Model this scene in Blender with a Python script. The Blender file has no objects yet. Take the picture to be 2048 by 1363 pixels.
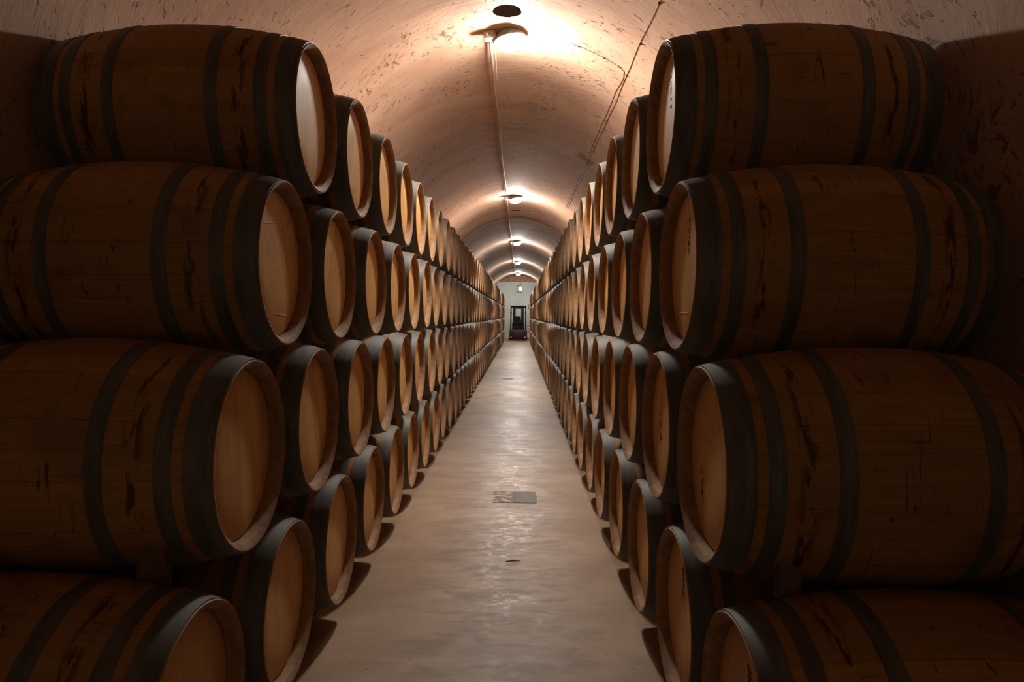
import bpy, bmesh, math, random
from mathutils import Matrix, Vector
PI = math.pi
S = bpy.context.scene
C = S.collection
random.seed(7)

# ------------------------------------------------------------ camera, world, exposure
F_PX, PITCH, YAW, ROLL = 1398.5, math.radians(2.0506), math.radians(-0.6017), math.radians(-0.5506)
cy, sy = math.cos(YAW), math.sin(YAW)
cp, sp = math.cos(PITCH), math.sin(PITCH)
cr, sr = math.cos(ROLL), math.sin(ROLL)
Mz = Matrix(((cy, -sy, 0), (sy, cy, 0), (0, 0, 1)))
Mx = Matrix(((1, 0, 0), (0, cp, -sp), (0, sp, cp)))
My = Matrix(((cr, 0, -sr), (0, 1, 0), (sr, 0, cr)))
W2C = My @ Mx @ Mz
right, fwd, up = Vector(W2C[0]), Vector(W2C[1]), Vector(W2C[2])
cam = bpy.data.cameras.new('camera')
cam.sensor_width = 36.0
cam.lens = F_PX / 2048 * 36.0
cam.clip_start = 0.05
cam.clip_end = 200
co = bpy.data.objects.new('camera', cam)
C.objects.link(co)
co.matrix_world = Matrix((right, up, -fwd)).transposed().to_4x4()
S.camera = co

world = bpy.data.worlds.new('world')
S.world = world
world.use_nodes = True
world.node_tree.nodes['Background'].inputs[0].default_value = (1.0, 0.80, 0.52, 1)   # added warm fill through the open rear end, lifts the barrel flanks
world.node_tree.nodes['Background'].inputs[1].default_value = 0.20

S.view_settings.view_transform = 'Standard'
S.view_settings.look = 'None'
S.view_settings.gamma = 1
S.view_settings.use_curve_mapping = False
S.view_settings.exposure = 0.0
LAMP_STRENGTH = 580.0
LAMP_COLOUR = (1.0, 0.95, 0.88)
LANTERN_STRENGTH = 340.0

# ------------------------------------------------------------ measures (metres; the camera is at the origin)
FLOOR = -1.42
VX, VZ, VR = -0.115, 0.585, 1.69           # centre and radius of the vault
Y0, Y1 = -3.2, 39.3                      # cellar from end to end
PITCH_Y = 0.7045
RB, RE, LEN = 0.3415, 0.280, 0.93         # barrel: bilge and end radius, length

# ------------------------------------------------------------ node helper
class NT:
    def __init__(s, name):
        s.m = bpy.data.materials.new(name)
        s.m.use_nodes = True
        s.t = s.m.node_tree
        s.b = s.t.nodes['Principled BSDF']
    def n(s, kind, **kw):
        nd = s.t.nodes.new(kind)
        for k, v in kw.items():
            setattr(nd, k, v)
        return nd
    def put(s, sock, v):
        if isinstance(v, bpy.types.NodeSocket):
            s.t.links.new(v, sock)
        elif v is not None:
            sock.default_value = v
    def math(s, op, a, b=None, c=None, clamp=False):
        nd = s.n('ShaderNodeMath', operation=op, use_clamp=clamp)
        s.put(nd.inputs[0], a)
        if b is not None: s.put(nd.inputs[1], b)
        if c is not None: s.put(nd.inputs[2], c)
        return nd.outputs[0]
    def xyz(s, kind='Object'):
        tc = s.n('ShaderNodeTexCoord')
        sp_ = s.n('ShaderNodeSeparateXYZ')
        s.t.links.new(tc.outputs[kind], sp_.inputs[0])
        return sp_.outputs
    def vec(s, x, y, z):
        nd = s.n('ShaderNodeCombineXYZ')
        for i, v in enumerate((x, y, z)): s.put(nd.inputs[i], v)
        return nd.outputs[0]
    def noise(s, v, scale, detail=3.0, rough=0.55, dist=0.0, out=0):
        nd = s.n('ShaderNodeTexNoise')
        s.put(nd.inputs['Vector'], v)
        nd.inputs['Scale'].default_value = scale
        nd.inputs['Detail'].default_value = detail
        nd.inputs['Roughness'].default_value = rough
        nd.inputs['Distortion'].default_value = dist
        return nd.outputs[out]
    def white(s, v):
        nd = s.n('ShaderNodeTexWhiteNoise', noise_dimensions='3D')
        s.put(nd.inputs['Vector'], v)
        return nd.outputs[0]
    def step(s, v, a, b):
        nd = s.n('ShaderNodeMapRange', interpolation_type='SMOOTHSTEP')
        s.put(nd.inputs[0], v)
        nd.inputs[1].default_value = a
        nd.inputs[2].default_value = b
        return nd.outputs[0]
    def mix(s, f, a, b, blend='MIX'):
        nd = s.n('ShaderNodeMix', data_type='RGBA', blend_type=blend)
        s.put(nd.inputs[0], f)
        s.put(nd.inputs[6], a if isinstance(a, bpy.types.NodeSocket) else (*a, 1))
        s.put(nd.inputs[7], b if isinstance(b, bpy.types.NodeSocket) else (*b, 1))
        return nd.outputs[2]
    def bump(s, h, strength, dist):
        nd = s.n('ShaderNodeBump')
        nd.inputs['Strength'].default_value = strength
        nd.inputs['Distance'].default_value = dist
        s.put(nd.inputs['Height'], h)
        s.put(s.b.inputs['Normal'], nd.outputs[0])
    def fin(s, col=None, rough=None, metal=None, spec=None):
        if col is not None: s.put(s.b.inputs['Base Color'], col if isinstance(col, bpy.types.NodeSocket) else (*col, 1))
        if rough is not None: s.put(s.b.inputs['Roughness'], rough)
        if metal is not None: s.put(s.b.inputs['Metallic'], metal)
        if spec is not None: s.b.inputs['Specular IOR Level'].default_value = spec
        return s.m

def plain(name, col, rough=0.6, metal=0.0, var=0.15, scale=12.0):
    k = NT(name)
    tc = k.n('ShaderNodeTexCoord')
    f = k.noise(tc.outputs['Object'], scale, 4)
    d = tuple(c * (1 - var * 1.5) for c in col)
    l = tuple(min(1, c * (1 + var)) for c in col)
    return k.fin(k.mix(k.step(f, 0.3, 0.7), d, l), rough, metal)

# ------------------------------------------------------------ materials
def mat_staves():
    k = NT('oak_staves')
    x, y, z = k.xyz()
    rnd = k.n('ShaderNodeObjectInfo').outputs['Random']
    zc = k.math('SUBTRACT', z, RB)
    ang = k.math('ARCTAN2', y, zc)
    off = k.math('MULTIPLY', rnd, 57.0)
    turn = k.math('MULTIPLY_ADD', ang, 21 / (2 * PI), k.math('MULTIPLY', rnd, 9.0))
    wob = k.math('MULTIPLY_ADD', k.math('SINE', k.math('MULTIPLY', turn, 2.3)), 0.22, turn)
    sid = k.math('FLOOR', wob)
    fr = k.math('FRACT', wob)
    tone = k.white(k.vec(sid, off, 3.0))
    ca, sa = k.math('COSINE', ang), k.math('SINE', ang)
    # grain runs along the stave (x)
    gv = k.vec(k.math('MULTIPLY', x, 2.0), k.math('MULTIPLY_ADD', ca, 14.0, off), k.math('MULTIPLY', sa, 14.0))
    grain = k.noise(gv, 3.0, 5, 0.62, 0.4)
    fine = k.noise(k.vec(k.math('MULTIPLY', x, 7.0), k.math('MULTIPLY_ADD', ca, 60.0, off), k.math('MULTIPLY', sa, 60.0)), 3.0, 3)
    col = k.mix(tone, (0.37, 0.185, 0.050), (0.50, 0.258, 0.072))
    col = k.mix(k.step(grain, 0.25, 0.75), k.mix(1.0, col, (0.70, 0.62, 0.56), 'MULTIPLY'), col)
    col = k.mix(k.math('MULTIPLY', k.step(fine, 0.35, 0.65), 0.35), col, (0.36, 0.19, 0.08))
    # broad reddish wine wash
    wash = k.noise(k.vec(k.math('MULTIPLY_ADD', x, 3.0, off), k.math('MULTIPLY', ca, 1.3), k.math('MULTIPLY', sa, 1.3)), 1.6, 4)
    col = k.mix(k.math('MULTIPLY', k.step(wash, 0.50, 0.72), 0.5), col, (0.15, 0.052, 0.028))
    # dark blotched ring between the quarter hoop and the bilge hoop
    smin = k.math('MINIMUM', k.math('MULTIPLY', x, -1.0), k.math('ADD', x, LEN))
    dring = k.math('ABSOLUTE', k.math('SUBTRACT', smin, 0.195))
    rv = k.noise(k.vec(k.math('MULTIPLY_ADD', x, 45.0, off), k.math('MULTIPLY', ca, 2.6), k.math('MULTIPLY', sa, 2.6)), 1.0, 4, 0.62)
    ring = k.math('MULTIPLY', k.math('SUBTRACT', 1.0, k.step(dring, 0.004, 0.034)), k.step(rv, 0.49, 0.57))
    col = k.mix(k.math('MULTIPLY', ring, 0.85), col, (0.035, 0.014, 0.009))
    # thin wine drips running round the belly from the bung
    mid = k.math('SUBTRACT', 1.0, k.step(k.math('ABSOLUTE', k.math('ADD', x, LEN / 2)), 0.10, 0.155))
    dv = k.noise(k.vec(k.math('MULTIPLY_ADD', x, 34.0, off), k.math('MULTIPLY', ang, 0.7), 0.0), 1.0, 2, 0.4, 0.5)
    dl = k.math('ABSOLUTE', k.math('SUBTRACT', dv, 0.5))
    ends = k.noise(k.vec(k.math('MULTIPLY_ADD', x, 9.0, off), k.math('MULTIPLY', ang, 2.2), 5.0), 1.0, 2)
    drip = k.math('MULTIPLY', k.math('MULTIPLY', k.math('SUBTRACT', 1.0, k.step(dl, 0.006, 0.010)), mid), k.step(ends, 0.50, 0.56))
    col = k.mix(k.math('MULTIPLY', drip, 0.8), col, (0.055, 0.012, 0.010))
    # smudges
    sm = k.noise(k.vec(k.math('MULTIPLY_ADD', x, 8.0, off), k.math('MULTIPLY_ADD', ca, 9.0, off), k.math('MULTIPLY', sa, 9.0)), 1.0, 2, 0.5)
    col = k.mix(k.math('MULTIPLY', k.step(sm, 0.68, 0.78), 0.6), col, (0.05, 0.02, 0.012))
    edge = k.math('MINIMUM', fr, k.math('SUBTRACT', 1.0, fr))
    seam = k.step(edge, 0.0, 0.035)
    col = k.mix(seam, k.mix(1.0, col, (0.76, 0.72, 0.68), 'MULTIPLY'), col)
    hgt = k.math('MULTIPLY_ADD', seam, 0.6, k.math('MULTIPLY', fine, 0.3))
    k.bump(hgt, 0.35, 0.0015)
    return k.fin(col, 0.62, 0.0, 0.3)

def mat_head():
    k = NT('oak_head')
    x, y, z = k.xyz()
    rnd = k.n('ShaderNodeObjectInfo').outputs['Random']
    off = k.math('MULTIPLY', rnd, 83.0)
    t = k.math('MULTIPLY_ADD', y, 1 / 0.082, off)
    sid = k.math('FLOOR', t)
    fr = k.math('FRACT', t)
    tone = k.white(k.vec(sid, off, 1.0))
    g = k.noise(k.vec(off, k.math('MULTIPLY_ADD', y, 30.0, off), k.math('MULTIPLY', z, 2.2)), 2.4, 5, 0.6, 0.9)
    col = k.mix(tone, (0.64, 0.350, 0.115), (0.77, 0.455, 0.165))
    col = k.mix(k.math('MULTIPLY', k.step(g, 0.38, 0.75), 0.24), col, (0.34, 0.175, 0.080))
    bl = k.noise(k.vec(off, k.math('MULTIPLY', y, 9.0), k.math('MULTIPLY', z, 6.0)), 1.0, 4, 0.6)
    col = k.mix(k.math('MULTIPLY', k.step(bl, 0.52, 0.75), 0.45), col, (0.40, 0.20, 0.095))
    sp2 = k.noise(k.vec(off, k.math('MULTIPLY', y, 38.0), k.math('MULTIPLY', z, 26.0)), 1.0, 3, 0.6)
    area = k.noise(k.vec(k.math('ADD', off, 7.0), k.math('MULTIPLY', y, 5.0), k.math('MULTIPLY', z, 5.0)), 1.0, 1)
    col = k.mix(k.math('MULTIPLY', k.math('MULTIPLY', k.step(sp2, 0.62, 0.70), k.step(area, 0.52, 0.62)), 0.7), col, (0.16, 0.065, 0.03))
    seam = k.step(k.math('MINIMUM', fr, k.math('SUBTRACT', 1.0, fr)), 0.0, 0.014)
    col = k.mix(seam, k.mix(1.0, col, (0.62, 0.56, 0.5), 'MULTIPLY'), col)
    k.bump(k.math('MULTIPLY_ADD', seam, 0.5, k.math('MULTIPLY', g, 0.4)), 0.35, 0.0015)
    return k.fin(col, 0.55, 0.0, 0.3)

def mat_hoop():
    k = NT('galvanised_hoop')
    x, y, z = k.xyz()
    rnd = k.n('ShaderNodeObjectInfo').outputs['Random']
    off = k.math('MULTIPLY', rnd, 31.0)
    a = k.noise(k.vec(k.math('MULTIPLY', x, 16.0), k.math('MULTIPLY_ADD', y, 3.0, off), k.math('MULTIPLY', z, 3.0)), 2.0, 4, 0.6)
    b = k.noise(k.vec(k.math('MULTIPLY', x, 120.0), k.math('MULTIPLY_ADD', y, 4.0, off), k.math('MULTIPLY', z, 4.0)), 1.0, 3)
    col = k.mix(k.step(a, 0.3, 0.7), (0.092, 0.086, 0.076), (0.158, 0.148, 0.130))
    col = k.mix(k.math('MULTIPLY', k.step(b, 0.5, 0.7), 0.3), col, (0.21, 0.195, 0.175))
    rust = k.noise(k.vec(k.math('MULTIPLY', x, 30.0), k.math('MULTIPLY_ADD', y, 12.0, off), k.math('MULTIPLY', z, 12.0)), 1.0, 3)
    col = k.mix(k.math('MULTIPLY', k.step(rust, 0.66, 0.76), 0.6), col, (0.075, 0.05, 0.038))
    rough = k.math('MULTIPLY_ADD', a, 0.20, 0.46)
    return k.fin(col, rough, 0.15, 0.3)

def mat_plaster(name, light, dark, stain):
    k = NT(name)
    x, y, z = k.xyz()
    th = k.math('ARCTAN2', x, z)
    u = k.math('MULTIPLY', th, VR)
    big = k.noise(k.vec(k.math('MULTIPLY', u, 0.9), k.math('MULTIPLY', y, 1.3), 0.0), 1.0, 6, 0.62, 0.6)
    trowel = k.noise(k.vec(k.math('MULTIPLY', u, 2.4), k.math('MULTIPLY', y, 8.0), 0.0), 1.0, 6, 0.66, 1.2)
    col = k.mix(k.step(big, 0.32, 0.68), dark, light)
    col = k.mix(k.math('MULTIPLY', k.step(trowel, 0.42, 0.75), 0.40), col, dark)
    # pitted specks, longer round the arch than along it
    swirl = k.noise(k.vec(u, y, 20.0), 1.1, 2)
    sv = k.vec(k.math('MULTIPLY_ADD', swirl, 9.0, k.math('MULTIPLY', u, 14.0)), k.math('MULTIPLY_ADD', swirl, 22.0, k.math('MULTIPLY_ADD', u, 9.0, k.math('MULTIPLY', y, 22.0))), 0.0)
    sp1 = k.noise(sv, 1.0, 4, 0.7, 0.6)
    dens = k.noise(k.vec(u, y, 4.0), 1.7, 3)
    speck = k.math('MULTIPLY', k.step(k.math('MULTIPLY_ADD', dens, 0.30, sp1), 0.745, 0.785), 0.75)
    col = k.mix(speck, col, stain)
    # rare large scuffs
    sc = k.noise(k.vec(k.math('MULTIPLY', u, 4.0), k.math('MULTIPLY', y, 9.0), 9.0), 1.0, 5, 0.7)
    col = k.mix(k.math('MULTIPLY', k.step(sc, 0.63, 0.69), 0.55), col, stain)
    # fine scratches
    scr = k.noise(k.vec(k.math('MULTIPLY_ADD', y, 1.2, k.math('MULTIPLY', u, 2.0)), k.math('MULTIPLY_ADD', u, -14.0, k.math('MULTIPLY', y, 34.0)), 2.0), 1.0, 2, 0.5, 1.5)
    sl = k.math('SUBTRACT', 1.0, k.step(k.math('ABSOLUTE', k.math('SUBTRACT', scr, 0.5)), 0.0, 0.008))
    gate = k.step(k.noise(k.vec(u, y, 12.0), 2.5, 2), 0.58, 0.66)
    col = k.mix(k.math('MULTIPLY', k.math('MULTIPLY', sl, gate), 0.45), col, stain)
    k.bump(k.math('ADD', k.math('MULTIPLY', trowel, 1.0), k.math('MULTIPLY', speck, -0.8)), 0.45, 0.012)
    return k.fin(col, 0.75, 0.0, 0.35)

def mat_floor():
    k = NT('worn_concrete')
    x, y, z = k.xyz()
    a = k.noise(k.vec(x, k.math('MULTIPLY', y, 1.2), 0.0), 1.6, 6, 0.62, 0.6)
    b = k.noise(k.vec(k.math('MULTIPLY', x, 3.2), k.math('MULTIPLY', y, 9.0), 0.0), 1.0, 5, 0.6, 0.8)
    # the trodden middle of the aisle carries the marks
    mid = k.math('SUBTRACT', 1.0, k.step(k.math('ABSOLUTE', k.math('ADD', x, 0.10)), 0.18, 0.62))
    col = k.mix(k.step(a, 0.32, 0.70), (0.275, 0.170, 0.098), (0.390, 0.265, 0.172))
    col = k.mix(k.math('MULTIPLY', k.math('MULTIPLY', k.step(b, 0.42, 0.66), mid), 0.8), col, (0.165, 0.102, 0.062))
    s1 = k.noise(k.vec(k.math('MULTIPLY', x, 26.0), k.math('MULTIPLY', y, 34.0), 0.0), 1.0, 2)
    col = k.mix(k.math('MULTIPLY', k.step(s1, 0.67, 0.72), 0.7), col, (0.14, 0.075, 0.045))
    # polished scuffs
    c = k.noise(k.vec(k.math('MULTIPLY', x, 16.0), k.math('MULTIPLY', y, 22.0), 3.0), 1.0, 5, 0.75, 1.0)
    patch = k.noise(k.vec(k.math('MULTIPLY', x, 3.0), k.math('MULTIPLY', y, 1.4), 6.0), 1.0, 3)
    pol = k.math('MULTIPLY', k.math('MULTIPLY', k.step(c, 0.48, 0.58), k.step(patch, 0.42, 0.58)), mid)
    rough = k.math('SUBTRACT', k.math('MULTIPLY_ADD', b, 0.12, 0.42), k.math('MULTIPLY', pol, 0.13))
    # slow undulation across the aisle, seen as bands in the far sheen
    und = k.noise(k.vec(k.math('MULTIPLY', x, 0.8), k.math('MULTIPLY', y, 2.3), 1.0), 1.0, 3, 0.5)
    k.bump(k.math('MULTIPLY_ADD', und, 1.0, k.math('MULTIPLY', c, 0.10)), 0.30, 0.012)
    return k.fin(col, rough, 0.0, 0.4)

def mat_hatch():
    k = NT('flaking_hatch_paint')
    x, y, z = k.xyz()
    n = k.noise(k.vec(k.math('MULTIPLY', x, 14.0), k.math('MULTIPLY', y, 30.0), 0.0), 1.0, 5, 0.62, 0.8)
    left = k.step(k.math('MULTIPLY_ADD', n, 0.35, k.math('SUBTRACT', x, 0.175)), -0.01, 0.05)
    paint = k.step(k.math('SUBTRACT', n, k.math('MULTIPLY', left, 0.4)), 0.50, 0.53)
    base = k.mix(left, (0.085, 0.045, 0.028), (0.105, 0.085, 0.070))
    col = k.mix(paint, base, (0.50, 0.38, 0.29))
    k.bump(paint, 0.8, 0.002)
    return k.fin(col, 0.55)

def emit(name, col, strength):
    k = NT(name)
    k.b.inputs['Base Color'].default_value = (0.8, 0.8, 0.8, 1)
    k.b.inputs['Emission Color'].default_value = (*col, 1)
    k.b.inputs['Emission Strength'].default_value = strength
    return k.m

M = dict(
    stave=mat_staves(), head=mat_head(), hoop=mat_hoop(), floor=mat_floor(), hatch=mat_hatch(),
    chime=plain('oak_chime', (0.33, 0.185, 0.09), 0.75, 0, 0.2, 25),
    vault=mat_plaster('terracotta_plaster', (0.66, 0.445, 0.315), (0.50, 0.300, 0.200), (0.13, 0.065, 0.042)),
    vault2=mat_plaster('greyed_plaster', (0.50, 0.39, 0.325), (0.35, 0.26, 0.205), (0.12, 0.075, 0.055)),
    lunette=plain('russet_plaster', (0.33, 0.17, 0.11), 0.8),
    white=plain('white_wall_paint', (0.66, 0.69, 0.68), 0.8, 0, 0.04, 1.5),
    dark=plain('shaft_dark_brown', (0.13, 0.095, 0.078), 0.9),  # even dark brown for the insides of the ceiling holes
    plastic=plain('pale_plastic', (0.62, 0.60, 0.57), 0.45, 0, 0.04),
    tan=plain('tan_conduit', (0.56, 0.44, 0.35), 0.5, 0, 0.08),
    brass=plain('gland_brass', (0.55, 0.36, 0.15), 0.35, 0.8),
    galv=plain('lamp_housing_metal', (0.42, 0.41, 0.41), 0.4, 0.6, 0.08),
    diff=emit('lamp_diffuser', LAMP_COLOUR, LAMP_STRENGTH),
    lant=emit('lantern_bulb', (1.0, 0.93, 0.80), LANTERN_STRENGTH),
    cable=plain('brown_cable', (0.17, 0.085, 0.058), 0.6),
    taupe=plain('taupe_metal', (0.26, 0.175, 0.12), 0.6),
    black=plain('black_paint', (0.003, 0.003, 0.004), 0.85),
    rubber=plain('tyre_rubber', (0.02, 0.02, 0.02), 0.85),
    maroon=plain('maroon_paint', (0.035, 0.005, 0.006), 0.45),
    lens=plain('clear_lamp_lens', (0.7, 0.62, 0.55), 0.2),
    red=plain('red_paint', (0.50, 0.035, 0.05), 0.5),
    pink=plain('pink_stripe', (0.62, 0.20, 0.30), 0.6),
    signw=plain('sign_white', (0.75, 0.73, 0.72), 0.6, 0, 0.03),
    glass=plain('lantern_pane', (0.6, 0.6, 0.58), 0.2),
    chalk=plain('chalk', (0.76, 0.58, 0.44), 0.9),
    wedge=plain('oak_wedge', (0.15, 0.075, 0.038), 0.7, 0, 0.25, 30),
    leaf=plain('dry_green_leaf', (0.075, 0.085, 0.03), 0.6, 0, 0.4, 60),
    leafpale=plain('leaf_underside', (0.42, 0.33, 0.25), 0.6),
    stamp=plain('burnt_brand', (0.12, 0.05, 0.010), 0.8),
)

# ------------------------------------------------------------ mesh helpers
def obj(name, bm, mat, parent=None, smooth=40):
    me = bpy.data.meshes.new(name)
    bmesh.ops.recalc_face_normals(bm, faces=bm.faces)
    for f in bm.faces: f.smooth = True
    bm.to_mesh(me)
    bm.free()
    for m in (mat if isinstance(mat, (list, tuple)) else [mat]): me.materials.append(m)
    if smooth is not None:
        me.set_sharp_from_angle(angle=math.radians(smooth))
    o = bpy.data.objects.new(name, me)
    C.objects.link(o)
    if parent: o.parent = parent
    return o

def tag(o, label, cat, group=None):
    o['label'] = label
    o['category'] = cat
    if group: o['group'] = group
    return o

def thing(name, label, cat, loc=(0, 0, 0), rotz=0.0, group=None):
    o = bpy.data.objects.new(name, None)
    o.empty_display_size = 0.1
    C.objects.link(o)
    o.location = loc
    o.rotation_euler = (0, 0, rotz)
    return tag(o, label, cat, group)

def struct(name, bm, mat, smooth=40):
    o = obj(name, bm, mat, None, smooth)
    o['kind'] = 'structure'
    return o

def box(bm, x0, x1, y0, y1, z0, z1, mi=0, bevel=0.0):
    r = bmesh.ops.create_cube(bm, size=1.0)
    vs = r['verts']
    for v in vs:
        v.co = Vector(((x0 + x1) / 2 + v.co.x * (x1 - x0), (y0 + y1) / 2 + v.co.y * (y1 - y0), (z0 + z1) / 2 + v.co.z * (z1 - z0)))
    fs = {f for v in vs for f in v.link_faces}
    for f in fs: f.material_index = mi
    if bevel:
        es = {e for v in vs for e in v.link_edges}
        bmesh.ops.bevel(bm, geom=list(es), offset=bevel, segments=2, profile=0.5, affect='EDGES')
    return vs

def lathe(bm, prof, seg, cz=0.0, axis='X', mi=0, cap0=False, cap1=False, closed=False):
    """prof: list of (s, r); axis X puts s on -x and turns about the line z=cz; axis Z puts s on z."""
    rings = []
    for s, r in prof:
        ring = []
        for i in range(seg):
            a = 2 * PI * i / seg
            if axis == 'X': p = (-s, r * math.sin(a), cz + r * math.cos(a))
            elif axis == 'Y': p = (r * math.sin(a), s, cz + r * math.cos(a))
            else: p = (r * math.cos(a), r * math.sin(a), s)
            ring.append(bm.verts.new(p))
        rings.append(ring)
    pairs = list(zip(rings, rings[1:])) + ([(rings[-1], rings[0])] if closed else [])
    for a, b in pairs:
        for i in range(seg):
            f = bm.faces.new((a[i], a[(i + 1) % seg], b[(i + 1) % seg], b[i]))
            f.material_index = mi
    if cap0: bm.faces.new(rings[0]).material_index = mi
    if cap1: bm.faces.new(rings[-1]).material_index = mi

def tube(bm, pts, r, seg=8, mi=0):
    pts = [Vector(p) for p in pts]
    rings = []
    for i, p in enumerate(pts):
        d = (pts[min(i + 1, len(pts) - 1)] - pts[max(i - 1, 0)]).normalized()
        ref = Vector((0, 0, 1)) if abs(d.z) < 0.9 else Vector((1, 0, 0))
        a = d.cross(ref).normalized()
        b = d.cross(a).normalized()
        rings.append([bm.verts.new(p + r * (math.cos(2 * PI * k / seg) * a + math.sin(2 * PI * k / seg) * b)) for k in range(seg)])
    for a, b in zip(rings, rings[1:]):
        for k in range(seg):
            bm.faces.new((a[k], a[(k + 1) % seg], b[(k + 1) % seg], b[k])).material_index = mi
    bm.faces.new(rings[0]).material_index = mi
    bm.faces.new(rings[-1]).material_index = mi

def vault_pt(x, y, inset=0.0):
    """point on the vault above a given x, moved inwards"""
    r = VR - inset
    dx = x - VX
    return Vector((x, y, VZ + math.sqrt(max(0, r * r - dx * dx))))

def vault_th(th, y, inset=0.0):
    r = VR - inset
    return Vector((VX + r * math.sin(th), y, VZ + r * math.cos(th)))

# ------------------------------------------------------------ the cellar
HOLES = [(-0.116, 5.31, 0.108), (-0.11, 15.2, 0.10)]
def vault_segment(ya, yb, mat, drop, holes=()):
    """arched ceiling from springing to springing; origin on the vault axis"""
    bm = bmesh.new()
    NTH = 96
    R = VR - drop
    ys = [ya]
    while ys[-1] < yb - 1e-6: ys.append(min(yb, ys[-1] + 0.5))
    hs = []
    for hx, hy, hr in holes:
        k0 = int(math.floor((math.asin((hx - hr * 1.35 - VX) / R) + PI / 2) / PI * NTH))
        k1 = int(math.ceil((math.asin((hx + hr * 1.35 - VX) / R) + PI / 2) / PI * NTH))
        hs.append((k0, k1, hy - hr * 1.4, hy + hr * 1.4, hx, hy, hr))
        ys += [hy - hr * 1.4, hy + hr * 1.4]
    ys = sorted(y for y in ys if not any(h[2] < y < h[3] for h in hs))
    P = lambda t, y: (R * math.sin(t), y, R * math.cos(t))
    T = [-PI / 2 + PI * k / NTH for k in range(NTH + 1)]
    V = {}
    def vv(k, y):
        if (k, y) not in V: V[(k, y)] = bm.verts.new(P(T[k], y))
        return V[(k, y)]
    for a, b in zip(ys, ys[1:]):
        for k in range(NTH):
            if any(h[0] <= k < h[1] and abs(h[2] - a) < 1e-6 for h in hs): continue
            bm.faces.new((vv(k, a), vv(k + 1, a), vv(k + 1, b), vv(k, b)))
    rnd = random.Random(3)
    for k0, k1, y0, y1, hx, hy, hr in hs:
        border = [(T[k], y0) for k in range(k0, k1)] + [(T[k1], y0 + (y1 - y0) * j / 8) for j in range(8)]
        border += [(T[k], y1) for k in range(k1, k0, -1)] + [(T[k0], y1 - (y1 - y0) * j / 8) for j in range(8)]
        ht = math.asin((hx - VX) / R)
        outer, inner = [], []
        nb = len(border)
        fine = []
        for j in range(nb):
            a, b = border[j], border[(j + 1) % nb]
            for q in range(4): fine.append((a[0] + (b[0] - a[0]) * q / 4, a[1] + (b[1] - a[1]) * q / 4))
        for (t, y) in fine:
            ang = math.atan2(y - hy, (t - ht) * R)
            rr = hr * (1 + rnd.uniform(-0.035, 0.05) + 0.02 * math.sin(5 * ang))
            outer.append(bm.verts.new(P(t, y)))
            inner.append(bm.verts.new(P(ht + rr * math.cos(ang) / R, hy + rr * math.sin(ang))))
        n = len(fine)
        for j in range(n):
            bm.faces.new((outer[j], outer[(j + 1) % n], inner[(j + 1) % n], inner[j]))
    o = struct('ceiling', bm, mat, None)
    o.location = (VX, 0, VZ)
    return o

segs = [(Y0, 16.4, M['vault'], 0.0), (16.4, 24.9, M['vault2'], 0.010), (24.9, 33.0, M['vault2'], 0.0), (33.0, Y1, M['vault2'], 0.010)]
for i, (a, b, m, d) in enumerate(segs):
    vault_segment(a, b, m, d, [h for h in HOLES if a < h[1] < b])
    if i:                                     # the step at a construction joint
        bm = bmesh.new()
        lo, hi = VR - 0.03, VR + 0.01
        for q in range(96):
            t0, t1 = -PI / 2 + PI * q / 96, -PI / 2 + PI * (q + 1) / 96
            vs = [bm.verts.new((VX + r * math.sin(t), a, VZ + r * math.cos(t))) for r, t in ((VR - 0.010, t0), (VR - 0.010, t1), (hi, t1), (hi, t0))]
            bm.faces.new(vs)
        struct('trim_%d' % i, bm, M['taupe'], None)

for hx, hy, hr in HOLES:
    bm = bmesh.new()
    zt = VZ + VR
    rings = []
    for z, r in ((zt - 0.012, hr * 1.10), (zt + 0.05, hr * 1.10), (zt + 0.10, hr * 0.95)):
        rings.append([bm.verts.new((r * math.cos(2 * PI * k / 32), r * math.sin(2 * PI * k / 32), z)) for k in range(32)])
    for v in rings[0]:
        dx = v.co.x + hx - VX
        v.co.z = VZ + math.sqrt(VR * VR - dx * dx) + 0.002
    for a, b in zip(rings, rings[1:]):
        for k in range(32): bm.faces.new((a[k], a[(k + 1) % 32], b[(k + 1) % 32], b[k]))
    bm.faces.new(rings[-1])
    o = obj('ceiling_hole', bm, M['dark'])
    o.location = (hx, hy, 0)
    tag(o, 'ragged dark round hole in the vault just above the nearest lamp' if hy < 10 else 'small dark hole in the vault beyond the second lamp from the camera', 'hole')

def quad(name, pts, mat):
    bm = bmesh.new()
    bm.faces.new([bm.verts.new(p) for p in pts])
    return struct(name, bm, mat, None)
XL, XR = VX - VR, VX + VR
quad('floor', [(XL, Y0, 0), (XR, Y0, 0), (XR, Y1, 0), (XL, Y1, 0)], M['floor']).location.z = FLOOR
for nm, x in (('wall_left', -VR), ('wall_right', VR)):
    ww = quad(nm, [(x, Y0, FLOOR - VZ), (x, Y1, FLOOR - VZ), (x, Y1, 0), (x, Y0, 0)], M['vault'])
    ww.location = (VX, 0, VZ)
# lunette over the far opening: a wall 25 cm thick above the lintel
LINT = 1.90
bm = bmesh.new()
tl = math.acos((LINT - VZ) / VR)
pts = [(VX + VR * math.sin(-tl + 2 * tl * k / 32), VZ + VR * math.cos(-tl + 2 * tl * k / 32)) for k in range(33)]
fa = bm.faces.new([bm.verts.new((x, Y1 - 0.01, z)) for x, z in pts])
r = bmesh.ops.extrude_face_region(bm, geom=[fa])
for g in r['geom']:
    if isinstance(g, bmesh.types.BMVert): g.co.y += 0.25
struct('wall_lunette', bm, M['lunette'], 30)
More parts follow.
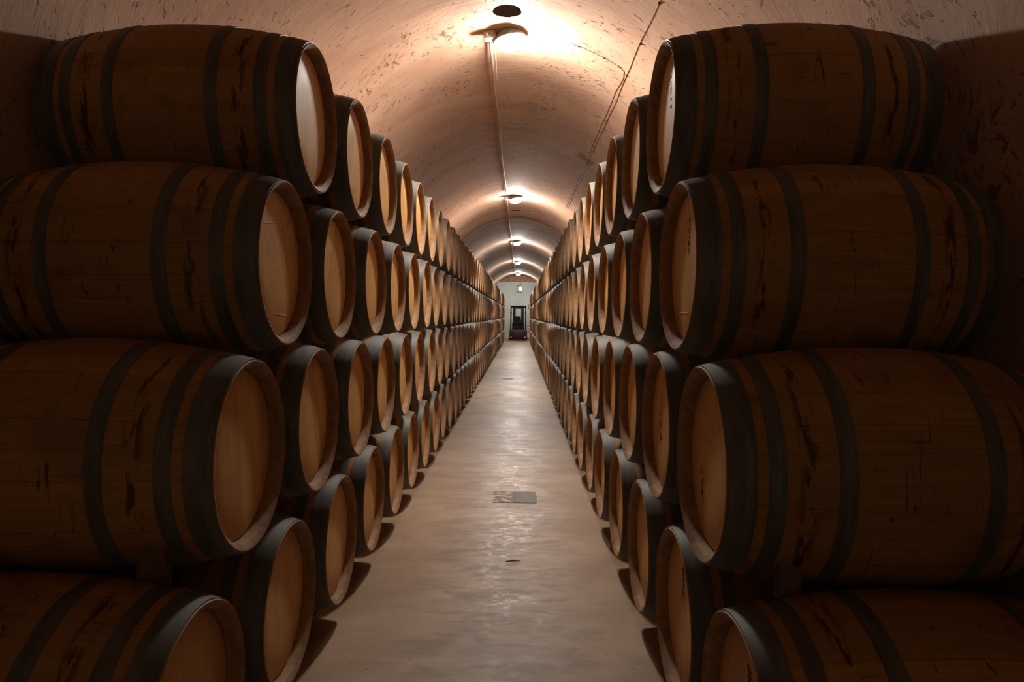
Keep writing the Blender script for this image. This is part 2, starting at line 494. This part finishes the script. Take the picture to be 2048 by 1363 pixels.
# white room beyond
XA, XB, YB, ZC = -3.2, 3.0, 44.5, 2.6
quad('wall_far', [(XA, YB, FLOOR), (XB, YB, FLOOR), (XB, YB, ZC), (XA, YB, ZC)], M['white'])
quad('wall_far_left', [(XA, Y1 + 0.24, FLOOR), (XA, YB, FLOOR), (XA, YB, ZC), (XA, Y1 + 0.24, ZC)], M['white'])
quad('wall_far_right', [(XB, Y1 + 0.24, FLOOR), (XB, YB, FLOOR), (XB, YB, ZC), (XB, Y1 + 0.24, ZC)], M['white'])
quad('ceiling', [(XA, Y1 + 0.24, ZC), (XB, Y1 + 0.24, ZC), (XB, YB, ZC), (XA, YB, ZC)], M['white'])
quad('floor', [(XA, Y1, 0), (XB, Y1, 0), (XB, YB, 0), (XA, YB, 0)], M['floor']).location.z = FLOOR
for nm, xa, xb in (('wall_near_left', XA, XL), ('wall_near_right', XR, XB)):
    bm = bmesh.new()
    box(bm, xa, xb, Y1, Y1 + 0.24, FLOOR, ZC)
    struct(nm, bm, M['white'])
bm = bmesh.new()
box(bm, XL, XR, Y1 + 0.0, Y1 + 0.22, VZ + VR + 0.002, ZC)
struct('trim_9', bm, M['white'])

# ------------------------------------------------------------ barrels
def rad(s):
    return RE + (RB - RE) * (1 - ((s - LEN / 2) / (LEN / 2)) ** 2)
def staves_bm(bm, seg, n, mi=0, mc=0):
    lathe(bm, [(0.046, 0.2550), (0.014, 0.2590), (0.001, 0.2735), (0.0, 0.2775), (0.002, 0.2790)], seg, RB, mi=mc)
    out = [(0.002, 0.2790)] + [(0.012 + (LEN - 0.024) * i / n, rad(0.012 + (LEN - 0.024) * i / n)) for i in range(n + 1)] + [(LEN - 0.002, 0.2790)]
    lathe(bm, out, seg, RB, mi=mi)
    lathe(bm, [(LEN - 0.002, 0.2790), (LEN, 0.2775), (LEN - 0.001, 0.2735), (LEN - 0.014, 0.2590), (LEN - 0.046, 0.2550)], seg, RB, mi=mc)
    bmesh.ops.remove_doubles(bm, verts=bm.verts, dist=1e-5)
HOOPS = [('head_hoop', 0.004, 0.073), ('quarter_hoop', 0.100, 0.141), ('bilge_hoop', 0.263, 0.306)]
def hoop_bm(bm, a, b, seg, mi=0, flip=False, rivet=True):
    t = 0.0026
    n = 4
    pr = [(a, rad(a) - 0.004), (a, rad(a) + t)] + [(a + (b - a) * i / n, rad(a + (b - a) * i / n) + t) for i in range(1, n)] + [(b, rad(b) + t), (b, rad(b) - 0.004)]
    if flip: pr = [(LEN - s, r) for s, r in pr]
    lathe(bm, pr, seg, RB, mi=mi)
    if rivet:                                 # lapped joint with two rivets
        sg = -1
        for u in ((0.3, 0.7) if b - a > 0.05 else (0.5,)):
            for da in (0.0, 0.11):
                s = a + (b - a) * u
                r = rad(s) + t
                an = 2.1 + a * 9 + da
                if flip: s = LEN - s
                c = Vector((-s, r * math.sin(an), RB + r * math.cos(an)))
                nrm = Vector((0, math.sin(an), math.cos(an)))
                q = bmesh.ops.create_uvsphere(bm, u_segments=8, v_segments=5, radius=0.005)
                for v in q['verts']:
                    v.co = c + v.co - nrm * 0.002
                for v in q['verts']:
                    for f in v.link_faces: f.material_index = mi
def head_bm(bm, s0, seg, mi=0, flip=False, cz=RB):
    pr = [(s0 + 0.020, 0.2535), (s0 + 0.006, 0.2550), (s0, 0.2440), (s0, 0.12), (s0, 0.02)]
    if flip: pr = [(LEN - s, r) for s, r in pr]
    lathe(bm, pr, seg, cz, mi=mi, cap1=True)

def part(name, fn, mat, parent):
    bm = bmesh.new()
    fn(bm)
    return obj(name, bm, mat, parent, 35)

proto = thing('wine_barrel', 'x', 'barrel')
part('staves', lambda b: staves_bm(b, 72, 28, 0, 1), [M['stave'], M['chime']], proto)
def hd(flip):
    bm = bmesh.new()
    head_bm(bm, 0.041, 64, 0, flip, 0.0)
    o = obj('barrel_head', bm, M['head'], proto, 35)
    o.location = (0, 0, RB)
    return o
hd(False)
hd(True)
for nm, a, b in HOOPS:
    for fl in (False, True):
        part(nm, lambda q, a=a, b=b, fl=fl: hoop_bm(q, a, b, 72, 0, fl), M['hoop'], proto)

def simple_bm(bm, seg=40, n=12):
    """the same barrel as one mesh, for those far down the row"""
    staves_bm(bm, seg, n, 0, 1)
    for fl in (False, True):
        head_bm(bm, 0.041, seg, 2, fl)
        for nm, a, b in HOOPS: hoop_bm(bm, a, b, seg, 3, fl, False)
bm = bmesh.new()
simple_bm(bm)
SM = [M['stave'], M['chime'], M['head'], M['hoop']]
far0 = obj('wine_barrel', bm, SM, None, 35)

GROUP = 'oak wine barrels stacked four high along both walls'
ONES = ['', 'first', 'second', 'third', 'fourth', 'fifth', 'sixth', 'seventh', 'eighth', 'ninth', 'tenth', 'eleventh', 'twelfth', 'thirteenth', 'fourteenth',
        'fifteenth', 'sixteenth', 'seventeenth', 'eighteenth', 'nineteenth']
def ordinal(n):
    if n < 20: return ONES[n]
    t, o = divmod(n, 10)
    base = {2: 'twent', 3: 'thirt'}[t]
    return base + ('ieth' if o == 0 else 'y-' + ONES[o])
ROWN = {1: 'top row', 2: 'second row down', 3: 'third row down', 4: 'bottom row'}
START = {'L': {1: (2.776, 0.764), 2: (2.426, 0.174), 3: (2.066, -0.419), 4: (1.712, -1.014)},
         'R': {1: (2.739, 0.766), 2: (2.381, 0.171), 3: (2.030, -0.422), 4: (1.680, -1.014)}}
HEADX = {'L': -0.787, 'R': 0.528}
FIRST_X = {('L', 1, 0): -0.799, ('L', 2, 0): -0.803, ('L', 2, 1): -0.799, ('L', 1, 1): -0.792, ('R', 1, 0): 0.532}
LOOK = {('L', 1, 0): 'nearest top-row barrel of left stack, red smears on staves, lit pale head',
        ('L', 2, 0): 'nearest barrel in left second row down, thin wine drips, chalk ticks on head',
        ('L', 3, 0): 'nearest barrel in left third row down, broken black stain ring between hoops',
        ('L', 4, 0): 'nearest bottom-row barrel of left stack, cut off by the lower left corner',
        ('R', 1, 0): 'nearest top-row barrel of right stack, red drips on belly, shaded head',
        ('R', 2, 0): 'nearest barrel in right second row down, one chalk tick on its head',
        ('R', 3, 0): 'nearest barrel in right third row down, very dark with an amber head',
        ('R', 4, 0): 'nearest bottom-row barrel of right stack, scribbled brand, cut off by lower edge'}
NPART, NCOL = 20, 36
GAP = 1.05
rng = random.Random(11)
BAR = {}
first_part, first_far = True, True
def place(side, row, i, detailed):
    global first_part, first_far
    y0, z0 = START[side][row]
    y = y0 + PITCH_Y * i + (GAP if i >= NCOL else 0)
    x = FIRST_X.get((side, row, i), HEADX[side] + rng.uniform(-0.006, 0.004) * (1 if side == 'L' else -1))
    z = z0 - RB
    rot = 0.0 if side == 'L' else PI
    w = 'left' if side == 'L' else 'right'
    if (side, row, i) in LOOK: lab = LOOK[(side, row, i)]
    elif i < NCOL: lab = 'oak barrel in %s stack, %s, %s back from the camera' % (w, ROWN[row], ordinal(i + 1))
    else: lab = 'far oak barrel, %s, %s stack, just past the gap' % (ROWN[row], w)
    if detailed:
        if first_part:
            o = proto
            first_part = False
        else:
            o = proto.copy()
            C.objects.link(o)
            for ch in proto_parts:
                c = ch.copy()
                C.objects.link(c)
                c.parent = o
                if c.name.startswith('barrel_head'):
                    c.rotation_euler.x = rng.uniform(-0.5, 0.5)
    else:
        if first_far:
            o = far0
            first_far = False
        else:
            o = far0.copy()
            C.objects.link(o)
    o.location = (x, y, z)
    o.rotation_euler = (0, 0, rot)
    tag(o, lab, 'barrel', GROUP)
    BAR[(side, row, i)] = o
proto_parts = list(proto.children)
for i in range(NCOL):
    for side in 'LR':
        for row in (1, 2, 3, 4):
            place(side, row, i, i < NPART)
for side in 'LR':
    for row in (1, 2, 3, 4): place(side, row, NCOL, False)
# the rest of the block past the gap: uncountable slivers at the end of the aisle
bm = bmesh.new()
src = bmesh.new()
simple_bm(src, 24, 6)
tmp = bpy.data.meshes.new('far_template')
src.to_mesh(tmp)
src.free()
for side in 'LR':
    for row in (1, 2, 3, 4):
        y0, z0 = START[side][row]
        for i in range(NCOL + 1, NCOL + 13):
            n0 = len(bm.verts)
            bm.from_mesh(tmp)
            bm.verts.ensure_lookup_table()
            vs = bm.verts[n0:]
            mt = Matrix.Translation((HEADX[side], y0 + PITCH_Y * i + GAP, z0 - RB)) @ Matrix.Rotation(0 if side == 'L' else PI, 4, 'Z')
            bmesh.ops.transform(bm, matrix=mt, verts=vs)
bpy.data.meshes.remove(tmp)
o = obj('distant_barrels', bm, SM, None, 35)
tag(o, 'farthest oak barrels of both stacks, thin slivers beside the forklift', 'barrels')
o['kind'] = 'stuff'

# timber rails carrying the bottom row
for side in 'LR':
    sg = -1 if side == 'L' else 1
    for s0, s1, wh in ((0.165, 0.235, 'nearer the aisle'), (LEN - 0.235, LEN - 0.165, 'nearer the wall')):
        top = -1.014 - rad(0.235) - 0.0045
        bm = bmesh.new()
        xa, xb = sorted((HEADX[side] + sg * s0, HEADX[side] + sg * s1))
        box(bm, xa, xb, 1.35, 38.1, FLOOR, top, 0, 0.004)
        tag(obj('timber_rail', bm, M['wedge'], None, 30), 'dark timber rail on the floor under the %s bottom row, %s' % ('left' if side == 'L' else 'right', wh), 'rail', 'timber rails under the barrels')

# chalk ticks and a burnt brand on a few near heads: thin raised marks, parts of their barrels
def head_mark(key, strokes, mat, name, label, r=0.0016):
    bm = bmesh.new()
    for a, b in strokes:
        tube(bm, [(-0.0405, a[0], RB + a[1]), (-0.0405, b[0], RB + b[1])], r, 5)
    o = obj(name, bm, mat, BAR[key])
    o['label'] = label
head_mark(('L', 2, 0), [((-0.12, 0.125), (0.0, 0.139)), ((-0.02, -0.175), (0.10, -0.180))], M['chalk'], 'chalk_mark', 'white chalk ticks')
head_mark(('R', 2, 0), [((-0.10, -0.155), (0.02, -0.155)), ((-0.14, 0.10), (-0.02, 0.16))], M['chalk'], 'chalk_mark', 'white chalk tick')
rb = random.Random(5)
def brand(key, cy_, cz_, n):
    st = []
    for q in range(n):
        y_, z_ = cy_ + rb.uniform(-0.010, 0.010), cz_ + rb.uniform(-0.06, 0.06)
        a = rb.uniform(0, PI)
        l = rb.uniform(0.006, 0.016)
        st.append(((y_, z_), (y_ + l * math.cos(a), z_ + l * math.sin(a))))
    head_mark(key, st, M['stamp'], 'burnt_brand', 'illegible scorched brand', 0.0011)
brand(('R', 4, 0), 0.0, 0.10, 34)
brand(('R', 4, 1), 0.0, 0.10, 30)
brand(('R', 3, 0), -0.10, -0.09, 22)
brand(('R', 3, 1), -0.06, -0.02, 18)
brand(('R', 2, 0), 0.02, 0.10, 20)
brand(('R', 1, 0), 0.02, 0.09, 20)

# wooden wedges pinched between the end barrels
def wedge(side, ru, rl, s0, s1, ya, yb, label):
    (yu, zu), (yl, zl) = START[side][ru], START[side][rl]
    sg = -1 if side == 'L' else 1
    x = FIRST_X.get((side, ru, 0), HEADX[side])
    bm = bmesh.new()
    N, K = 8, 3
    g = {}
    for k in range(K + 1):
        s = s0 + (s1 - s0) * k / K
        r = rad(s) + 0.0015
        for j in range(N + 1):
            y = ya + (yb - ya) * j / N
            zt = zu - math.sqrt(r * r - (y - yu) ** 2)
            zb = zl + math.sqrt(r * r - (y - yl) ** 2)
            g[(k, j, 0)] = bm.verts.new((x + sg * s, y, zb))
            g[(k, j, 1)] = bm.verts.new((x + sg * s, y, zt))
    for k in range(K):
        for j in range(N):
            for t in (0, 1): bm.faces.new((g[k, j, t], g[k + 1, j, t], g[k + 1, j + 1, t], g[k, j + 1, t]))
        for j in (0, N): bm.faces.new((g[k, j, 0], g[k + 1, j, 0], g[k + 1, j, 1], g[k, j, 1]))
    for j in range(N):
        for k in (0, K): bm.faces.new((g[k, j, 0], g[k, j + 1, 0], g[k, j + 1, 1], g[k, j, 1]))
    o = obj('wooden_wedge', bm, M['wedge'], None, 30)
    tag(o, label, 'wedge', 'wooden wedges between barrels')
wedge('L', 3, 4, 0.15, 0.225, 1.825, 1.865, 'small wooden wedge between the nearest third-row and bottom-row barrels on the left')
wedge('R', 3, 4, 0.15, 0.205, 1.79, 1.83, 'small wooden wedge between the nearest third-row and bottom-row barrels on the right')
wedge('L', 1, 2, 0.145, 0.17, 2.535, 2.575, 'small wooden wedge under the nearest top-row barrel on the left')

# ------------------------------------------------------------ ceiling lamps, boxes, conduit
LAMPS = [(-0.108, 5.70), (-0.104, 13.35), (-0.102, 21.15), (-0.095, 29.0), (-0.09, 36.7)]
WHICH = ['nearest', 'second', 'third', 'fourth', 'farthest']
CX = -0.276
lamp0 = thing('ceiling_lamp', 'x', 'lamp')
bm = bmesh.new()
lathe(bm, [(0.0, 0.118), (-0.05, 0.146), (-0.058, 0.150), (-0.066, 0.148), (-0.066, 0.130), (-0.04, 0.12)], 48, axis='Z')
lathe(bm, [(0.02, 0.10), (0.0, 0.118)], 48, axis='Z', cap0=True)
obj('housing', bm, M['galv'], lamp0, 35)
bm = bmesh.new()
pr = [(-0.052, 0.131), (-0.068, 0.134)] + [(-0.068 - 0.088 * math.sin(a), 0.134 * math.cos(a)) for a in [PI / 2 * q / 8 for q in range(1, 8)]]
lathe(bm, pr, 40, axis='Z', cap1=True)
obj('diffuser', bm, M['diff'], lamp0, 60)
for a in (-PI / 2, PI / 6, PI * 5 / 6):
    bm = bmesh.new()
    c, s = math.cos(a), math.sin(a)
    box(bm, 0.140, 0.158, -0.014, 0.014, -0.072, -0.046, 0, 0.003)
    bmesh.ops.transform(bm, matrix=Matrix.Rotation(a, 4, 'Z'), verts=bm.verts)
    obj('clip', bm, M['galv'], lamp0, 30)
lamp_parts = list(lamp0.children)
box0 = thing('junction_box', 'x', 'junction box')
bm = bmesh.new()
box(bm, -0.045, 0.045, -0.04, 0.04, -0.052, 0.012, 0, 0.006)
obj('box_body', bm, M['plastic'], box0, 30)
for gx in (-0.02, 0.02):
    bm = bmesh.new()
    lathe(bm, [(-0.062, 0.011), (-0.058, 0.014), (-0.04, 0.014)], 12, -0.02, axis='Y', cap0=True)
    for v in bm.verts: v.co.x += gx
    obj('cable_gland', bm, M['brass'], box0, 30)
box_parts = list(box0.children)
for n, (lx, ly) in enumerate(LAMPS):
    if n == 0: l, b = lamp0, box0
    else:
        l, b = lamp0.copy(), box0.copy()
        C.objects.link(l)
        C.objects.link(b)
        for src, dst in ((lamp_parts, l), (box_parts, b)):
            for ch in src:
                c = ch.copy()
                C.objects.link(c)
                c.parent = dst
    dr = 0.010 if (16.4 < ly < 24.9 or ly > 33) else 0.0
    p = vault_pt(lx, ly, 0.006 + dr)
    l.location = p
    l.rotation_euler = (0, math.radians(-11), 0)
    l.scale = (0.88, 0.88, 0.88)
    tag(l, 'round glowing bulkhead lamp on the vault, %s%s' % (WHICH[n], ' to the camera' if n == 0 else ' from the camera'), 'lamp', 'lamps along the vault')
    q = vault_pt(CX + 0.012, ly - 0.02, 0.012 + dr)
    b.location = q
    b.rotation_euler = (0, math.asin((CX - VX) / VR), 0)
    tag(b, 'small pale junction box left of the %s ceiling lamp%s' % (WHICH[n], '' if n == 0 else ' from the camera'), 'junction box', 'junction boxes along the vault')
rc = random.Random(2)
YE = [ly for lx, ly in LAMPS] + [Y1 - 0.1]
for n in range(5):
    bm = bmesh.new()
    pts = []
    y = YE[n] + 0.03
    k = 0
    while y < YE[n + 1] - 0.07:
        wx = CX + 0.012 + 0.006 * math.sin(y * 1.7) + rc.uniform(-0.003, 0.003)
        dr = 0.010 if (16.35 < y < 24.95 or y > 32.95) else 0.0
        pts.append(vault_pt(wx, y, 0.026 + dr + (0.006 if k % 2 else 0.0)))
        y += 0.55
        k += 1
    tube(bm, pts, 0.0115, 10)
    c = obj('conduit', bm, M['tan'])
    nxt = ['between nearest and second lamps', 'between second and third lamps', 'between third and fourth lamps', 'between fourth and farthest lamps', 'from the farthest lamp to the end wall']
    tag(c, 'thin pale conduit on the vault ' + nxt[n], 'conduit', 'conduit runs along the vault')
# loose second strand leaving the nearest box
bm = bmesh.new()
tube(bm, [vault_pt(CX + 0.035, 5.765, 0.035), vault_pt(CX + 0.048, 5.86, 0.055), vault_pt(CX + 0.046, 6.2, 0.06), vault_pt(CX + 0.038, 6.7, 0.045)], 0.005, 8)
tag(obj('lamp_cable', bm, M['plastic']), 'slack pale cable drooping beside the conduit at the nearest lamp', 'cable')

# old brown cables up the right of the vault
TH = 0.612
bm = bmesh.new()
tube(bm, [vault_th(TH + 0.004 * math.sin(y * 2.1) + 0.002 * math.sin(y * 7), y, 0.002) for y in [3.0 + 0.2 * k for k in range(50)]], 0.0022, 6)
for k in range(9):
    p = vault_th(TH, 3.8 + 0.66 * k, 0.002)
    box(bm, p.x - 0.012, p.x + 0.012, p.y - 0.005, p.y + 0.005, p.z - 0.008, p.z + 0.004)
tag(obj('wall_cable', bm, M['cable'], None, 30), 'thin brown cable stapled high on the right of the vault, straight outer line', 'cable')
bm = bmesh.new()
pts = [vault_th(TH - 0.019 + 0.002 * math.sin(y * 3), y, 0.002) for y in [12.9 - 0.37 * k for k in range(19)]]
pts += [vault_th(0.602, 5.89, 0.002), vault_th(0.592, 5.75, 0.002)]
pts += [vault_th(0.559 - 0.043 * k, 5.72, 0.002) for k in range(0, 7)]
tube(bm, pts, 0.0020, 6)
for t in (0.559, 0.478, 0.345):
    p = vault_th(t, 5.72, 0.002)
    box(bm, p.x - 0.008, p.x + 0.008, p.y - 0.008, p.y + 0.008, p.z - 0.006, p.z + 0.004)
tag(obj('wall_cable', bm, M['cable'], None, 30), 'thin brown cable beside the outer one, bending across the vault towards the nearest lamp', 'cable')
bm = bmesh.new()
a, b = vault_th(0.520, 9.06, 0.005), vault_th(0.635, 9.01, 0.005)
m_ = vault_th(0.578, 9.035, 0.005)
tube(bm, [a, m_, b], 0.009, 8)
for p in (a, b):
    q = bmesh.ops.create_uvsphere(bm, u_segments=12, v_segments=8, radius=0.018)
    for v in q['verts']: v.co = p + v.co
tag(obj('wall_bracket', bm, M['taupe']), 'short taupe bar fixed across the cables high on the right of the vault', 'bracket')

# ------------------------------------------------------------ things on the floor
bm = bmesh.new()
W, D = 0.176, 0.168
rh = random.Random(9)
out = [(-W, -D), (-W * 0.3, -D), (W * 0.5, -D * 1.02)]
out += [(W * (0.93 + rh.uniform(-0.03, 0.05)), -D + 2 * D * q / 10) for q in range(0, 11)]
out += [(W * 0.4, D * 1.01), (-W * 0.4, D * 0.98), (-W, D)]
vs = [bm.verts.new((x, y, 0.0)) for x, y in out]
f = bm.faces.new(vs)
r = bmesh.ops.extrude_face_region(bm, geom=[f])
for g in r['geom']:
    if isinstance(g, bmesh.types.BMVert): g.co.z += 0.003
h = obj('floor_hatch', bm, M['hatch'], None, 30)
h.location = (-0.021, 5.44, FLOOR)
tag(h, 'square drain hatch with flaking paint in the middle of the aisle floor', 'hatch')
bm = bmesh.new()
box(bm, -0.115, 0.115, -0.09, 0.09, 0.0, 0.003, 0, 0.001)
h = obj('floor_hatch', bm, M['cable'], None, 30)
h.location = (-0.254, 15.75, FLOOR)
tag(h, 'small dark hatch far down the aisle floor, a thin brown line', 'hatch')
# dry leaf, folded along its rib
bm = bmesh.new()
rows = []
for q in range(13):
    t = q / 12
    x = -0.04 + 0.085 * t
    yb_ = 0.018 * max(0, t - 0.55) * 2
    wd = 0.010 * math.sin(PI * min(1, t * 1.02)) ** 0.7 if 0 < t < 1 else 0.0005
    z = 0.003 + 0.004 * math.sin(PI * t)
    rows.append([bm.verts.new((x, yb_ - wd * 0.35, z + wd * 0.5)), bm.verts.new((x, yb_, z - 0.0015)), bm.verts.new((x, yb_ + wd, z + wd * 0.55))])
for a, b in zip(rows, rows[1:]):
    f1 = bm.faces.new((a[0], a[1], b[1], b[0]))
    f2 = bm.faces.new((a[1], a[2], b[2], b[1]))
    f2.material_index = 1
lf = obj('fallen_leaf', bm, [M['leaf'], M['leafpale']], None, 30)
md = lf.modifiers.new('thickness', 'SOLIDIFY')
md.thickness = 0.0006
lf.location = (-0.029, 3.975, FLOOR + 0.001)
lf.scale = (1.1, 1.3, 1.3)
tag(lf, 'single narrow green-brown leaf lying on the aisle floor', 'leaf')

# ------------------------------------------------------------ forklift at the end of the aisle (seen from behind)
FL = thing('forklift', 'dark maroon and black forklift parked at the far end of the aisle', 'forklift', (-0.075, 40.4, FLOOR))
FL.scale = (1.02, 1.02, 1.03)
def P(name, mat, fn, parent=FL, sm=30):
    bm = bmesh.new()
    fn(bm)
    return obj(name, bm, mat, parent, sm)
def cw(bm):
    box(bm, -0.50, 0.50, 0.0, 0.55, 0.12, 0.60, 0, 0.05)
    box(bm, -0.53, 0.53, 0.04, 0.5, 0.05, 0.20, 0, 0.03)
    box(bm, -0.42, 0.42, 0.1, 1.5, 0.18, 0.62, 0, 0.03)
P('counterweight', M['maroon'], cw)
P('engine_cover', M['black'], lambda b: box(b, -0.33, 0.33, 0.12, 0.75, 0.60, 0.86, 0, 0.05))
st = P('seat', M['black'], lambda b: box(b, -0.21, 0.21, 0.45, 0.90, 0.86, 0.97, 0, 0.04))
P('seat_back', M['black'], lambda b: box(b, -0.20, 0.14, 0.40, 0.50, 0.92, 1.36, 0, 0.07), st)
def guard(bm):
    for x in (-0.42, 0.42):
        tube(bm, [(x * 1.04, 0.20, 0.60), (x * 1.02, 0.24, 1.2), (x, 0.32, 1.93)], 0.028, 10)
        tube(bm, [(x, 1.45, 0.60), (x, 1.30, 1.2), (x, 1.15, 1.93)], 0.028, 10)
        box(bm, x - 0.03, x + 0.03, 0.30, 1.18, 1.90, 1.97, 0, 0.01)
        box(bm, x - 0.045, x + 0.045, 0.20, 0.30, 1.52, 1.62, 0, 0.01)
    for k in range(6):
        y = 0.32 + 0.165 * k
        box(bm, -0.42, 0.42, y - 0.02, y + 0.02, 1.91, 1.96, 0, 0.006)
    box(bm, -0.42, 0.42, 0.30, 0.36, 1.84, 1.90, 0, 0.006)
P('overhead_guard', M['black'], guard)
def mast(bm):
    for x in (-0.24, 0.24):
        box(bm, x - 0.08, x + 0.08, 1.72, 1.90, 0.10, 1.90, 0, 0.01)
    for z in (0.25, 0.85, 1.80): box(bm, -0.30, 0.30, 1.74, 1.86, z, z + 0.10, 0, 0.01)
    tube(bm, [(-0.13, 1.80, 0.2), (-0.13, 1.80, 1.0)], 0.03, 10)
P('mast', M['black'], mast)
for x in (-0.22, 0.22):
    def fork(bm, x=x):
        box(bm, x - 0.05, x + 0.05, 1.96, 2.0, 0.06, 0.55, 0, 0.006)
        box(bm, x - 0.05, x + 0.05, 1.96, 3.0, 0.04, 0.08, 0, 0.006)
    P('fork', M['black'], fork)
P('fork_carriage', M['black'], lambda b: [box(b, -0.45, 0.45, 1.90, 1.96, z, z + 0.08, 0, 0.008) for z in (0.15, 0.47)])
for x in (-0.40, 0.40):
    for y, r in ((0.42, 0.20), (1.55, 0.26)):
        def wh(bm, x=x, y=y, r=r):
            lathe(bm, [(-0.07, r * 0.55), (-0.08, r * 0.9), (-0.05, r), (0.05, r), (0.08, r * 0.9), (0.07, r * 0.55)], 28, 0, axis='X', cap0=True, cap1=True)
            for v in bm.verts: v.co += Vector((x, y, r))
        P('wheel', M['rubber'], wh)
    P('tail_lamp', M['lens'], lambda b, x=x: box(b, x - 0.035, x + 0.035, -0.015, 0.01, 0.16, 0.22, 0, 0.008))
def sw(bm):
    q = []
    for k in range(24):
        a = 2 * PI * k / 24
        q.append((0.15 * math.cos(a), 1.18 + 0.15 * math.sin(a) * 0.7, 1.12 + 0.15 * math.sin(a) * 0.7))
    tube(bm, q + [q[0]], 0.014, 8)
    tube(bm, [(0, 1.18, 1.12), (0, 1.36, 0.7)], 0.025, 8)
P('steering_wheel', M['black'], sw)
P('dashboard', M['black'], lambda b: box(b, -0.36, 0.36, 1.32, 1.5, 0.6, 1.02, 0, 0.03))
P('gas_bottle', M['black'], lambda b: (lathe(b, [(-0.24, 0.06), (-0.22, 0.125), (0.22, 0.125), (0.24, 0.06)], 24, 0.90, axis='X', cap0=True, cap1=True), [setattr(v, 'co', v.co + Vector((-0.01, 0.24, 0.09))) for v in b.verts]))
P('work_light', M['lens'], lambda b: box(b, 0.28, 0.33, 0.20, 0.26, 0.76, 0.82, 0, 0.01))

# red framed notice and striped barrier post on the white wall side
bm = bmesh.new()
box(bm, -0.16, 0.16, -0.02, 0.0, -0.17, 0.17)
sg_ = thing('wall_notice', 'red framed white notice on the far white wall, right of the forklift', 'sign', (0.72, YB - 0.002, 0.60))
obj('frame', bm, M['red'], sg_, 30)
bm = bmesh.new()
box(bm, -0.12, 0.12, -0.026, -0.018, -0.13, 0.13)
obj('panel', bm, M['signw'], sg_, 30)
bp = thing('striped_bollard', 'pink and white striped post on the floor right of the forklift', 'bollard', (0.57, 43.7, FLOOR))
bm = bmesh.new()
lathe(bm, [(0.0, 0.15), (0.03, 0.15), (0.05, 0.11)], 24, axis='Z', cap0=True, cap1=True)
obj('base', bm, M['pink'], bp, 30)
bm = bmesh.new()
lathe(bm, [(0.05, 0.11), (0.40, 0.105)], 24, axis='Z', mi=1, cap0=True)
for k in range(6):
    z = 0.40 + 0.085 * k
    lathe(bm, [(z, 0.105), (z + 0.085, 0.105)], 24, axis='Z', mi=k % 2, cap1=(k == 5))
obj('post', bm, [M['pink'], M['signw']], bp, 30)

# lantern hanging in the white room
LN = thing('hanging_lantern', 'square framed glowing lantern hanging in front of the far white wall', 'lantern', (-0.02, 41.6, 1.42))
bm = bmesh.new()
a, hh, t = 0.17, 0.36, 0.012
for x in (-a, a):
    for y in (-a, a): box(bm, x - t, x + t, y - t, y + t, 0, hh)
for z in (0, hh):
    for s_ in (-a, a):
        box(bm, -a - t, a + t, s_ - t, s_ + t, z - t, z + t)
        box(bm, s_ - t, s_ + t, -a - t, a + t, z - t, z + t)
for x in (-0.03, 0.10): tube(bm, [(x, 0, hh), (x * 0.6, 0, ZC - 1.42)], 0.014, 8)
obj('lantern_frame', bm, M['black'], LN, 30)
bm = bmesh.new()
q = bmesh.ops.create_uvsphere(bm, u_segments=20, v_segments=12, radius=0.075)
for v in bm.verts: v.co = Vector((v.co.x + 0.07, v.co.y, v.co.z * 1.4 + 0.18))
obj('bulb', bm, M['lant'], LN, 60)
